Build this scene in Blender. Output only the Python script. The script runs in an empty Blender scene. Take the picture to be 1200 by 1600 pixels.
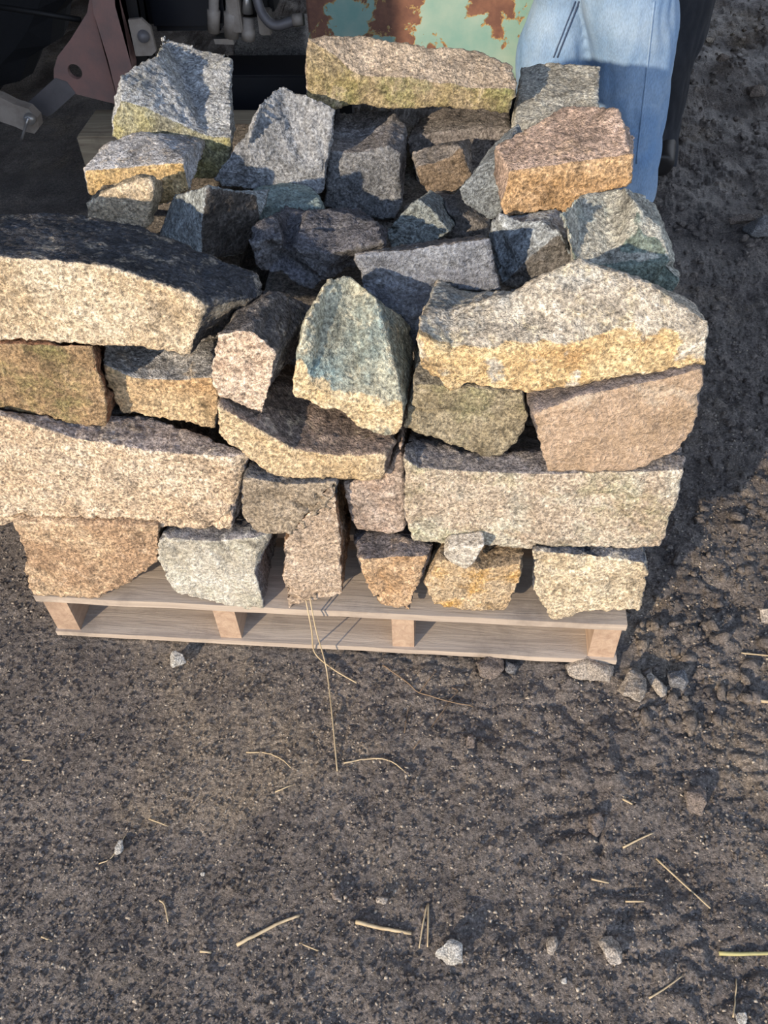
import bpy, bmesh, math, random
import numpy as np
from mathutils import Vector, Matrix
scene = bpy.context.scene
COL = scene.collection
R = math.radians

# ------------------------------------------------------------------ camera
CAM = np.array([0.228, -0.875, 1.371]); FPX = 1350.0
PITCH, YAW, ROLL = R(48), R(-7.06), R(-3)
_f = np.array([math.sin(YAW)*math.cos(PITCH), math.cos(YAW)*math.cos(PITCH), -math.sin(PITCH)])
_r = np.array([math.cos(YAW), -math.sin(YAW), 0.0]); _u = np.cross(_r, _f)
RT = math.cos(ROLL)*_r + math.sin(ROLL)*_u; UP = -math.sin(ROLL)*_r + math.cos(ROLL)*_u
cd = bpy.data.cameras.new('camera'); cam = bpy.data.objects.new('camera', cd); COL.objects.link(cam)
cd.sensor_fit = 'VERTICAL'; cd.sensor_height = 36.0; cd.lens = 36.0*FPX/1600.0
cd.clip_start = 0.02; cd.clip_end = 200
M = Matrix(((RT[0], UP[0], -_f[0], CAM[0]), (RT[1], UP[1], -_f[1], CAM[1]), (RT[2], UP[2], -_f[2], CAM[2]), (0, 0, 0, 1)))
cam.matrix_world = M
scene.camera = cam

# ------------------------------------------------------------------ light
SUN_AZ, SUN_EL, SUN_POWER = 33.0, 19.5, 4.4      # heading of the light from +Y towards +X, height
SKY_POWER = 1.5
EXPOSURE = 0.15
sd = bpy.data.lights.new('sun', 'SUN'); sun = bpy.data.objects.new('sun', sd); COL.objects.link(sun)
sd.energy = SUN_POWER; sd.angle = R(0.8); sd.color = (1.0, 0.81, 0.60)
dirv = Vector((math.sin(R(SUN_AZ))*math.cos(R(SUN_EL)), math.cos(R(SUN_AZ))*math.cos(R(SUN_EL)), -math.sin(R(SUN_EL))))
sun.rotation_euler = dirv.to_track_quat('-Z', 'Y').to_euler(); sun.location = (-2, -4, 3)
w = bpy.data.worlds.new('sky'); scene.world = w; w.use_nodes = True
nt = w.node_tree; bg = nt.nodes['Background']
tc = nt.nodes.new('ShaderNodeTexCoord'); sx = nt.nodes.new('ShaderNodeSeparateXYZ'); rp = nt.nodes.new('ShaderNodeValToRGB')
nt.links.new(tc.outputs['Generated'], sx.inputs[0]); nt.links.new(sx.outputs['Z'], rp.inputs[0]); nt.links.new(rp.outputs[0], bg.inputs[0])
rp.color_ramp.elements[0].position = 0.0; rp.color_ramp.elements[0].color = (0.82, 0.86, 0.92, 1)
rp.color_ramp.elements[1].position = 0.8; rp.color_ramp.elements[1].color = (0.40, 0.56, 0.90, 1)
bg.inputs[1].default_value = SKY_POWER
scene.view_settings.view_transform = 'Standard'; scene.view_settings.look = 'None'
scene.view_settings.exposure = EXPOSURE; scene.view_settings.gamma = 1.0; scene.view_settings.use_curve_mapping = False

# ------------------------------------------------------------------ helpers
def ray(px, py): return RT*(px-600)/FPX - UP*(py-800)/FPX + _f
def aty(px, py, Y): d = ray(px, py); return CAM + d*(Y-CAM[1])/d[1]
def atz(px, py, Z): d = ray(px, py); return CAM + d*(Z-CAM[2])/d[2]

rng = np.random.RandomState(7)
_perm = rng.permutation(256); _perm = np.concatenate([_perm, _perm, _perm])
_grad = rng.normal(size=(256, 3)); _grad /= np.linalg.norm(_grad, axis=1)[:, None]
def perlin(p):
    p = np.asarray(p, float); i = np.floor(p).astype(int); f = p-i; i &= 255
    u = f*f*f*(f*(f*6-15)+10); out = np.zeros(len(p))
    for dx in (0, 1):
        wx = u[:, 0] if dx else 1-u[:, 0]
        for dy in (0, 1):
            wy = u[:, 1] if dy else 1-u[:, 1]
            for dz in (0, 1):
                wz = u[:, 2] if dz else 1-u[:, 2]
                h = _perm[_perm[_perm[(i[:, 0]+dx) & 255]+((i[:, 1]+dy) & 255)]+((i[:, 2]+dz) & 255)]
                g = _grad[h]
                out += wx*wy*wz*(g[:, 0]*(f[:, 0]-dx)+g[:, 1]*(f[:, 1]-dy)+g[:, 2]*(f[:, 2]-dz))
    return out*1.5
_jit = rng.rand(256, 2)
def cells(x, y, s):
    """F2-F1 of a jittered cell pattern: 0 in the cracks, growing towards the middle of each clod"""
    x = x*s; y = y*s; ix = np.floor(x).astype(int); iy = np.floor(y).astype(int); d1 = np.full(x.shape, 9.0); d2 = d1.copy()
    for a in (-1, 0, 1):
        for b in (-1, 0, 1):
            h = _perm[_perm[(ix+a) & 255]+((iy+b) & 255)]; d = np.hypot(ix+a+_jit[h, 0]-x, iy+b+_jit[h, 1]-y)
            d2 = np.minimum(d2, np.maximum(d1, d)); d1 = np.minimum(d1, d)
    return d2-d1
def fbm(p, o=4, g=0.5):
    s = 0; a = 1
    for k in range(o): s = s+a*perlin(p*2**k+17.3*k); a *= g
    return s

def link(name, me, mat=None, parent=None, loc=None):
    o = bpy.data.objects.new(name, me); COL.objects.link(o)
    if mat is not None:
        me.materials.clear(); me.materials.append(mat)
    if parent is not None:
        o.parent = parent
    if loc is not None: o.location = loc
    return o
def tag(o, label=None, cat=None, group=None, kind=None):
    if label: o['label'] = label
    if cat: o['category'] = cat
    if group: o['group'] = group
    if kind: o['kind'] = kind
    return o
def empty(name, loc, label, cat, group=None):
    o = bpy.data.objects.new(name, None); COL.objects.link(o); o.location = loc; o.empty_display_size = 0.05
    return tag(o, label, cat, group)
def mesh_from(verts, faces, name='m', smooth=False):
    me = bpy.data.meshes.new(name); me.from_pydata([tuple(map(float, v)) for v in verts], [], faces); me.update()
    if smooth: me.polygons.foreach_set('use_smooth', [True]*len(me.polygons))
    return me
def get_co(me):
    a = np.empty(len(me.vertices)*3); me.vertices.foreach_get('co', a); return a.reshape(-1, 3)
def get_no(me):
    a = np.empty(len(me.vertices)*3); me.vertices.foreach_get('normal', a); return a.reshape(-1, 3)
def set_co(me, co): me.vertices.foreach_set('co', np.ascontiguousarray(co).ravel()); me.update()
def remeshed(me, voxel, smooth=3, fac=0.5):
    o = bpy.data.objects.new('tmp', me); COL.objects.link(o)
    m = o.modifiers.new('r', 'REMESH'); m.mode = 'VOXEL'; m.voxel_size = voxel; m.use_smooth_shade = True
    if smooth:
        s = o.modifiers.new('s', 'SMOOTH'); s.factor = fac; s.iterations = smooth
    bpy.context.view_layer.update()
    r = bpy.data.meshes.new_from_object(o.evaluated_get(bpy.context.evaluated_depsgraph_get()))
    bpy.data.objects.remove(o); return r
def rebase(me, loc):
    set_co(me, get_co(me)-np.array(loc))
def box_mesh(x0, x1, y0, y1, z0, z1, bev=0.0, name='box'):
    bm = bmesh.new(); bmesh.ops.create_cube(bm, size=1)
    for v in bm.verts:
        v.co = Vector(((x0+x1)/2+v.co.x*(x1-x0), (y0+y1)/2+v.co.y*(y1-y0), (z0+z1)/2+v.co.z*(z1-z0)))
    if bev: bmesh.ops.bevel(bm, geom=list(bm.edges), offset=bev, segments=2, affect='EDGES')
    me = bpy.data.meshes.new(name); bm.to_mesh(me); bm.free(); return me
def tube_bm(bm, pts, radii, seg=10, squash=None):
    pts = [Vector(tuple(map(float, p))) for p in pts]
    if not hasattr(radii, '__len__'): radii = [radii]*len(pts)
    rings = []; prev = None
    for i, p in enumerate(pts):
        t = (pts[min(i+1, len(pts)-1)]-pts[max(i-1, 0)]).normalized()
        if prev is None: a = t.orthogonal().normalized()
        else: a = (prev-t*prev.dot(t)).normalized()
        prev = a; b = t.cross(a)
        rr = radii[i]; ra, rb = (rr if hasattr(rr, '__len__') else (rr, rr))
        rings.append([bm.verts.new(p+a*math.cos(2*math.pi*k/seg)*ra+b*math.sin(2*math.pi*k/seg)*rb) for k in range(seg)])
    for r0, r1 in zip(rings, rings[1:]):
        for k in range(seg): bm.faces.new((r0[k], r0[(k+1) % seg], r1[(k+1) % seg], r1[k]))
    bm.faces.new(rings[0][::-1]); bm.faces.new(rings[-1])
def tube_mesh(pts, radii, seg=10):
    bm = bmesh.new(); tube_bm(bm, pts, radii, seg); bm.normal_update()
    me = bpy.data.meshes.new('tube'); bm.to_mesh(me); bm.free()
    me.polygons.foreach_set('use_smooth', [True]*len(me.polygons)); return me
def smooth_path(pts, n=6):
    P = [np.array(p, float) for p in pts]; P = [2*P[0]-P[1]]+P+[2*P[-1]-P[-2]]; out = []
    for i in range(1, len(P)-2):
        for k in range(n):
            t = k/n; out.append(0.5*((2*P[i])+(-P[i-1]+P[i+1])*t+(2*P[i-1]-5*P[i]+4*P[i+1]-P[i+2])*t*t+(-P[i-1]+3*P[i]-3*P[i+1]+P[i+2])*t**3))
    out.append(P[-2]); return out
def plate_mesh(poly, d, hole=None):
    """thick plate from a world-space outline pushed along vector d; hole = (centre, radius) in the plate's plane"""
    d = Vector(tuple(d)); P = [Vector(tuple(map(float, p))) for p in poly]
    bm = bmesh.new(); a = [bm.verts.new(p) for p in P]
    if hole:
        c, r = Vector(tuple(hole[0])), hole[1]; n = d.normalized(); u = Vector((1, 0, 0)); u = (u-n*u.dot(n)).normalized(); v = n.cross(u)
        h = [bm.verts.new(c+u*math.cos(2*math.pi*k/20)*r+v*math.sin(2*math.pi*k/20)*r) for k in range(20)]
        E = [bm.edges.new((a[i], a[(i+1) % len(a)])) for i in range(len(a))]+[bm.edges.new((h[i], h[(i+1) % 20])) for i in range(20)]
        bmesh.ops.triangle_fill(bm, use_beauty=True, edges=E)
    else:
        bm.faces.new(a); bmesh.ops.triangulate(bm, faces=bm.faces[:])
    r = bmesh.ops.extrude_face_region(bm, geom=bm.faces[:]+bm.edges[:]+bm.verts[:])
    for v in r['geom']:
        if isinstance(v, bmesh.types.BMVert): v.co += d
    bmesh.ops.recalc_face_normals(bm, faces=bm.faces[:])
    me = bpy.data.meshes.new('plate'); bm.to_mesh(me); bm.free(); return me

# ------------------------------------------------------------------ materials
class NT:
    def __init__(s, name):
        s.m = bpy.data.materials.new(name); s.m.use_nodes = True; s.t = s.m.node_tree; s.b = s.t.nodes['Principled BSDF']
        s.tc = s.n('ShaderNodeTexCoord'); s.co = s.tc.outputs['Object']
    def n(s, k, **kw):
        x = s.t.nodes.new(k)
        for a, v in kw.items(): setattr(x, a, v)
        return x
    def l(s, a, b): s.t.links.new(a, b)
    def mapping(s, scale=(1, 1, 1), loc=(0, 0, 0), rot=(0, 0, 0)):
        m = s.n('ShaderNodeMapping'); s.l(s.co, m.inputs[0]); m.inputs['Scale'].default_value = scale; m.inputs['Location'].default_value = loc
        m.inputs['Rotation'].default_value = rot; return m.outputs[0]
    def noise(s, scale, detail=4, rough=0.55, co=None, dist=0.0):
        x = s.n('ShaderNodeTexNoise'); s.l(co or s.co, x.inputs['Vector']); x.inputs['Scale'].default_value = scale
        x.inputs['Detail'].default_value = detail; x.inputs['Roughness'].default_value = rough; x.inputs['Distortion'].default_value = dist; return x.outputs['Fac']
    def voro(s, scale, co=None, feature='F1', out='Distance'):
        x = s.n('ShaderNodeTexVoronoi', feature=feature); s.l(co or s.co, x.inputs['Vector']); x.inputs['Scale'].default_value = scale; return x.outputs[out]
    def ramp(s, fac, stops, interp='LINEAR'):
        x = s.n('ShaderNodeValToRGB'); s.l(fac, x.inputs[0]); cr = x.color_ramp; cr.interpolation = interp
        while len(cr.elements) > 1: cr.elements.remove(cr.elements[-1])
        for i, (p, c) in enumerate(stops):
            e = cr.elements[0] if i == 0 else cr.elements.new(p)
            e.position = p; e.color = (c, c, c, 1) if not hasattr(c, '__len__') else (*c, 1)
        return x.outputs[0]
    def mix(s, f, a, b, mode='MIX'):
        x = s.n('ShaderNodeMix', data_type='RGBA', blend_type=mode)
        for sock, v in ((x.inputs[0], f), (x.inputs[6], a), (x.inputs[7], b)):
            if hasattr(v, 'links') or hasattr(v, 'is_output'): s.l(v, sock)
            elif hasattr(v, '__len__'): sock.default_value = (*v, 1)
            elif sock == x.inputs[0]: sock.default_value = v
            else: sock.default_value = (v, v, v, 1)
        return x.outputs[2]
    def math(s, op, a, b=None):
        x = s.n('ShaderNodeMath', operation=op)
        for sock, v in ((x.inputs[0], a), (x.inputs[1], b)):
            if v is None: continue
            if hasattr(v, 'is_output'): s.l(v, sock)
            else: sock.default_value = v
        return x.outputs[0]
    def bump(s, h, dist, strength=1.0, prev=None):
        x = s.n('ShaderNodeBump'); s.l(h, x.inputs['Height']); x.inputs['Distance'].default_value = dist; x.inputs['Strength'].default_value = strength
        if prev: s.l(prev, x.inputs['Normal'])
        s.l(x.outputs[0], s.b.inputs['Normal']); return x.outputs[0]
    def color(s, c): s.l(c, s.b.inputs['Base Color']) if hasattr(c, 'is_output') else setattr(s.b.inputs['Base Color'], 'default_value', (*c, 1))
    def rough(s, r): s.l(r, s.b.inputs['Roughness']) if hasattr(r, 'is_output') else setattr(s.b.inputs['Roughness'], 'default_value', r)

def rock_mat(name, c1, c2, skin=None, skin2=None, patch=None, pamt=0.5, speck=1.0, moss=0.0, seed=0, rough=0.85, grain=1.0):
    """c1/c2: the two body tones; skin: tone of the off-front faces, weathering mixed with painted light and shade (attribute 'skin'); patch: stain colour"""
    m = NT(name); off = (seed*3.17, seed*1.93, seed*2.71); co = m.mapping(loc=off)
    body = m.mix(m.ramp(m.noise(11, 6, 0.65, co), [(0.36, 0), (0.62, 1)]), c1, c2)
    if patch is not None:
        body = m.mix(m.ramp(m.noise(6.5, 7, 0.68, co, 0.6), [(0.62-pamt*0.3, 0), (0.72-pamt*0.3, 1)]), body, patch)
    if moss:
        body = m.mix(m.math('MULTIPLY', m.ramp(m.noise(9, 7, 0.75, m.mapping(loc=(off[0]+9, 4, 1))), [(0.5, 0), (0.66, 1)]), moss), body, (0.20, 0.27, 0.07))
    if skin is not None:
        at = m.n('ShaderNodeAttribute', attribute_name='skin').outputs['Fac']
        wob = m.math('ADD', at, m.math('MULTIPLY', m.math('SUBTRACT', m.noise(45, 6, 0.75, co), 0.5), 1.5))
        sk = m.mix(m.ramp(m.noise(16, 6, 0.7, co), [(0.35, 0), (0.68, 1)]), tuple(x*0.62 for x in skin), tuple(min(1, x*1.45) for x in skin))
        if skin2 is not None: sk = m.mix(m.ramp(m.noise(7, 6, 0.65, m.mapping(loc=(off[0]+5, 2, 7))), [(0.49, 0), (0.66, 1)]), sk, skin2)
        body = m.mix(m.ramp(wob, [(0.38, 0), (0.62, 1)]), body, sk)
    pale = m.ramp(m.noise(30, 9, 0.72, m.mapping(loc=(off[0]+1, off[1]+8, 6)), 0.4), [(0.54, 0), (0.66, 1)])
    body = m.mix(m.math('MULTIPLY', pale, 0.5), body, tuple(min(1, x*1.25+0.10) for x in c2))
    dark = m.ramp(m.noise(19, 8, 0.72, m.mapping(loc=(off[0]+6, off[1]+2, 4)), 0.5), [(0.52, 1.0), (0.68, 0.45)])
    body = m.mix(1.0, body, dark, 'MULTIPLY')
    geo = m.n('ShaderNodeNewGeometry').outputs['Pointiness']
    body = m.mix(m.ramp(geo, [(0.53, 0), (0.60, 0.4)]), body, tuple(min(1, x*1.2+0.06) for x in c2))
    # crystals: dark and pale flecks
    g = m.noise(210*grain, 3, 0.7, co); g2 = m.noise(125*grain, 4, 0.75, m.mapping(loc=(off[0]+3, off[1]+5, 2)))
    lo = 1-0.55*speck; hi = 1+0.55*speck
    body = m.mix(1.0, body, m.ramp(g, [(0.34, lo), (0.5, 1.0), (0.64, hi)]), 'MULTIPLY')
    body = m.mix(1.0, body, m.ramp(g2, [(0.34, 1-0.42*speck), (0.5, 1.0), (0.66, 1+0.34*speck)]), 'MULTIPLY')
    m.color(body); m.rough(rough)
    m.b.inputs['Specular IOR Level'].default_value = 0.35
    h = m.math('ADD', m.math('MULTIPLY', g2, 1.0), m.math('MULTIPLY', g, 0.45))
    h = m.math('ADD', h, m.math('MULTIPLY', m.noise(34, 6, 0.7, co), 0.9))
    m.bump(h, 0.0075, 1.0)
    return m.m

def plain(name, c, rough=0.6, metal=0.0, var=0.25, scale=20, c2=None, bump=0.0, bscale=150):
    m = NT(name); c2 = c2 or tuple(x*(1-var) for x in c)
    m.color(m.mix(m.ramp(m.noise(scale, 6, 0.65), [(0.35, 0), (0.65, 1)]), c, c2)); m.rough(rough); m.b.inputs['Metallic'].default_value = metal
    if bump: m.bump(m.noise(bscale, 4, 0.6), bump)
    return m.m

def soil_mat():
    m = NT('soil')
    base = m.mix(m.ramp(m.noise(7, 9, 0.72), [(0.36, 0), (0.64, 1)]), (0.110, 0.095, 0.086), (0.225, 0.195, 0.168))
    tan = m.ramp(m.noise(2.1, 6, 0.7, m.mapping(loc=(4.2, 1.7, 0)), 0.5), [(0.53, 0), (0.68, 1)])
    base = m.mix(m.math('MULTIPLY', tan, 0.7), base, (0.36, 0.29, 0.205))
    base = m.mix(1.0, base, m.ramp(m.noise(160, 4, 0.75), [(0.33, 0.45), (0.5, 1.0), (0.66, 1.8)]), 'MULTIPLY')
    base = m.mix(1.0, base, m.ramp(m.noise(330, 3, 0.7, m.mapping(loc=(3, 2, 9))), [(0.34, 0.6), (0.5, 1.0), (0.66, 1.5)]), 'MULTIPLY')
    base = m.mix(m.ramp(m.noise(230, 2, 0.6, m.mapping(loc=(1, 7, 3))), [(0.70, 0), (0.76, 1)]), base, (0.42, 0.36, 0.26))
    m.color(base)
    m.rough(m.ramp(m.noise(3, 5, 0.6), [(0.4, 0.36), (0.6, 0.66)])); m.b.inputs['Specular IOR Level'].default_value = 0.6
    h = m.math('ADD', m.math('MULTIPLY', m.noise(120, 6, 0.75), 1.0), m.math('MULTIPLY', m.noise(38, 6, 0.7), 1.2))
    h = m.math('ADD', h, m.math('MULTIPLY', m.noise(330, 4, 0.7), 0.6))
    m.bump(h, 0.006, 1.0); return m.m
def wood_mat(name, c1, c2, rot=(0, 0, 0), sc=(4, 60, 60)):
    m = NT(name); co = m.mapping(scale=sc, rot=rot)
    g = m.noise(1.0, 8, 0.7, co, 0.8)
    c = m.mix(m.ramp(g, [(0.35, 0), (0.62, 1)]), c1, c2)
    c = m.mix(m.ramp(m.noise(5, 6, 0.7), [(0.52, 0), (0.75, 1)]), c, tuple(x*0.62 for x in c1))
    m.color(c); m.rough(0.8); m.bump(g, 0.0025, 0.8); return m.m
def paint_mat():
    m = NT('flaking_green_paint')
    g = m.mix(m.ramp(m.noise(9, 5, 0.6), [(0.35, 0), (0.7, 1)]), (0.20, 0.36, 0.315), (0.34, 0.45, 0.38))
    big = m.noise(8.0, 8, 0.62, m.mapping(loc=(2.31, 0.4, 0.9)), 0.3)
    rust = m.mix(m.ramp(m.noise(28, 6, 0.7), [(0.4, 0), (0.62, 1)]), (0.15, 0.07, 0.05), (0.23, 0.11, 0.07))
    c = m.mix(m.ramp(big, [(0.505, 0), (0.515, 1)]), g, (0.50, 0.33, 0.12))
    c = m.mix(m.ramp(big, [(0.52, 0), (0.53, 1)]), c, rust)
    m.color(c); m.rough(0.6); m.bump(m.ramp(big, [(0.505, 1), (0.525, 0)]), 0.0015); return m.m
def denim_mat(name, c1, c2):
    m = NT(name)
    c = m.mix(m.ramp(m.noise(6, 5, 0.6), [(0.35, 0), (0.65, 1)]), c1, c2)
    c = m.mix(1.0, c, m.ramp(m.noise(420, 2, 0.5, m.mapping(scale=(1, 1, 0.25))), [(0.35, 0.86), (0.65, 1.12)]), 'MULTIPLY')
    m.color(c); m.rough(0.9); m.bump(m.noise(500, 2), 0.0006)
    return m.m

# ------------------------------------------------------------------ setting
SOIL = soil_mat()
def rows(a, b, d0, g):
    o = [a]; d = d0
    while o[-1] < b: o.append(o[-1]+d); d *= g
    return np.array(o)
ys = np.concatenate([rows(-0.8, 0.05, 0.0032, 1.0), rows(0.05, 9.0, 0.0034, 1.007)[1:]])
xc = np.arange(-0.6, 1.12, 0.0035)
xs = np.concatenate([-rows(0.6, 6.0, 0.0036, 1.016)[::-1], xc[1:], rows(1.12, 6.0, 0.0036, 1.012)[1:]])
ys = np.concatenate([[-6, -3.5, -2.2, -1.6, -1.25, -1.1, -1.0, -0.94, -0.9, -0.87, -0.84, -0.82], ys])
GX, GY = np.meshgrid(xs, ys)
def ground_h(x, y, fine=True):
    x = np.asarray(x, float).ravel(); y = np.asarray(y, float).ravel()
    p = np.stack([x, y, np.zeros_like(x)], 1)
    big = fbm(p*2.3+3.1, 3)
    lump = fbm(p*11+1.7, 3, 0.55)
    right = 1/(1+np.exp(-(x-0.15)*6))                      # rougher, tracked ground on the right
    h = 0.008*big+lump*(0.0028+0.0060*right)
    # tyre lug prints: slanted blocks pressed in two bands
    for (bx, by, ang, wd) in ((0.42, -0.33, 25, 0.15), (0.66, -0.28, 8, 0.13)):
        ca, sa = math.cos(R(ang)), math.sin(R(ang)); u = (x-bx)*ca+(y-by)*sa; v = -(x-bx)*sa+(y-by)*ca
        wob = 0.012*perlin(p*9+5)
        band = np.clip(1-np.abs(u+wob)/wd, 0, 1)**0.5*np.clip(1-np.abs(v)/0.34, 0, 1)
        lug = np.sin((v+0.35*np.abs(u)+wob)*2*math.pi/0.034)
        h += band*np.clip(lug*1.6, -1, 1)*0.0028*(0.6+0.8*perlin(p*5+9)) - band*0.003
    wx = x+0.010*perlin(p*17); wy = y+0.010*perlin(p*17+40)
    patch = np.clip(perlin(p*4+2)*2+0.55, 0, 1)
    h += right*patch*0.0075*np.clip(cells(wx*0.75, wy, 26)*2.2, 0, 1)+(1-right)*0.0025*np.clip(cells(wx, wy, 60)*2, 0, 1)*patch
    h += 0.0022*np.clip(cells(wx+3, wy+1, 95)*2, 0, 1)
    h -= 0.010*np.exp(-((x-0.475-0.02*perlin(p*8))/0.006)**2)*np.clip(1-np.abs(y+0.31)/0.09, 0, 1)
    if fine: h += 0.0018*fbm(p*52, 3, 0.6)+0.0015*np.abs(perlin(p*130))
    far = np.clip((y-0.9)/1.5, 0, 1); h += far*0.022*fbm(p*3.7+8, 4, 0.6)
    under = np.clip((0.62-np.abs(x))/0.06, 0, 1)*np.clip((y+0.03)/0.03, 0, 1)*np.clip((1.15-y)/0.06, 0, 1)
    h = h-0.022
    return h*(1-under)+np.minimum(h, -0.006)*under
H = ground_h(GX, GY)
nx, ny = len(xs), len(ys)
V = np.stack([GX.ravel(), GY.ravel(), H], 1)
idx = np.arange(nx*ny).reshape(ny, nx)
F = np.stack([idx[:-1, :-1], idx[:-1, 1:], idx[1:, 1:], idx[1:, :-1]], -1).reshape(-1, 4)
gm = bpy.data.meshes.new('ground'); gm.vertices.add(len(V)); gm.vertices.foreach_set('co', V.ravel())
gm.loops.add(len(F)*4); gm.loops.foreach_set('vertex_index', F.ravel()); gm.polygons.add(len(F))
gm.polygons.foreach_set('loop_start', np.arange(len(F))*4); gm.polygons.foreach_set('loop_total', np.full(len(F), 4)); gm.update(calc_edges=True)
gm.polygons.foreach_set('use_smooth', [True]*len(F))
tag(link('floor', gm, SOIL), kind='structure')
def gz(x, y): return float(ground_h([x], [y])[0])

BOARD = plain('blocker_boards', (0.14, 0.11, 0.09), 0.9, scale=3)  # unseen roof and wall panels, added only to block sun and sky
def shell(name, *b): tag(link(name, box_mesh(*b), BOARD), kind='structure')
shell('blocker_top', -6, 6, -0.35, 7.5, 3.0, 3.08)
shell('blocker_back', -6, 0.2, 7.4, 7.5, -0.1, 3.0)  # partial panel added to darken the left background
shell('blocker_left', -6.1, -6, -0.98, 7.5, -0.1, 3.0)
shell('blocker_front', -6, -1.84, -1.06, -0.98, -0.1, 3.0)  # unseen panel added to keep sun off the ground at left

# ------------------------------------------------------------------ pallet
PZ = 0.125; PD = 1.10
WP = wood_mat('pallet_board', (0.36, 0.30, 0.245), (0.52, 0.44, 0.35))
WPe = wood_mat('pallet_stringer', (0.36, 0.245, 0.17), (0.50, 0.37, 0.26), sc=(60, 4, 60))
pal = empty('pallet', (0, 0, 0), 'pale rough-sawn wooden pallet under the whole stack of stones', 'pallet')
def board(name, x0, x1, y0, y1, z0, z1, mat):
    me = box_mesh(x0, x1, y0, y1, z0, z1)
    bm = bmesh.new(); bm.from_mesh(me); bmesh.ops.subdivide_edges(bm, edges=[e for e in bm.edges if e.calc_length() > 0.3], cuts=40)
    bm.to_mesh(me); bm.free(); co = get_co(me); c0 = co.copy()
    co[:, 2] += 0.0012*perlin(c0*14+x0); co[:, 1] += 0.002*perlin(c0*9+y0*7+2); set_co(me, co)
    return link(name, me, mat, pal)
yy = 0.0
for k, wd in enumerate((0.14, 0.095, 0.14, 0.095, 0.14, 0.095, 0.14)):
    board('deck_board', -0.53, 0.53, yy, yy+wd, PZ-0.017, PZ, WP); yy += wd+0.036
for k, y0 in enumerate((0.0, 0.15, 0.52, 0.93)):
    board('bottom_board', -0.525, 0.53, y0, y0+0.14, 0.0, 0.013, WP)
for x0, w_ in ((-0.522, 0.045), (-0.203, 0.04), (0.122, 0.04), (0.478, 0.047)):
    board('stringer', x0, x0+w_, 0.006, 1.066, 0.013, PZ-0.017, WPe)

# ------------------------------------------------------------------ stones
GRP = 'rough stones stacked on the pallet'
from mathutils.bvhtree import BVHTree
BUILT = []
def carve(co, rm):
    """seat a stone against the ones already built: what would sink into a neighbour is pulled back towards the stone's own middle"""
    lo, hi = co.min(0), co.max(0); cen = (lo+hi)/2; co = co.copy()
    for (l2, h2, bvh) in BUILT:
        if (lo > h2).any() or (hi < l2).any(): continue
        cand = np.nonzero(((co > l2-0.002) & (co < h2+0.002)).all(1))[0]
        for step in range(34):
            ins = []
            for i in cand:
                p = Vector(co[i]); q, nn, _, dd = bvh.find_nearest(p, 0.2)
                if q is not None and (p-q).dot(nn) < 0.0008: ins.append(i)
            if not ins: break
            cand = np.array(ins); co[cand] += (cen-co[cand])*0.045
    polys = np.empty(len(rm.loops), int); rm.loops.foreach_get('vertex_index', polys)
    st = np.empty(len(rm.polygons), int); rm.polygons.foreach_get('loop_start', st); tt = np.empty(len(rm.polygons), int); rm.polygons.foreach_get('loop_total', tt)
    fl = [tuple(polys[a:a+b]) for a, b in zip(st, tt)]
    BUILT.append((co.min(0), co.max(0), BVHTree.FromPolygons([Vector(c) for c in co], fl)))
    return co
seedc = [0]
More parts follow.
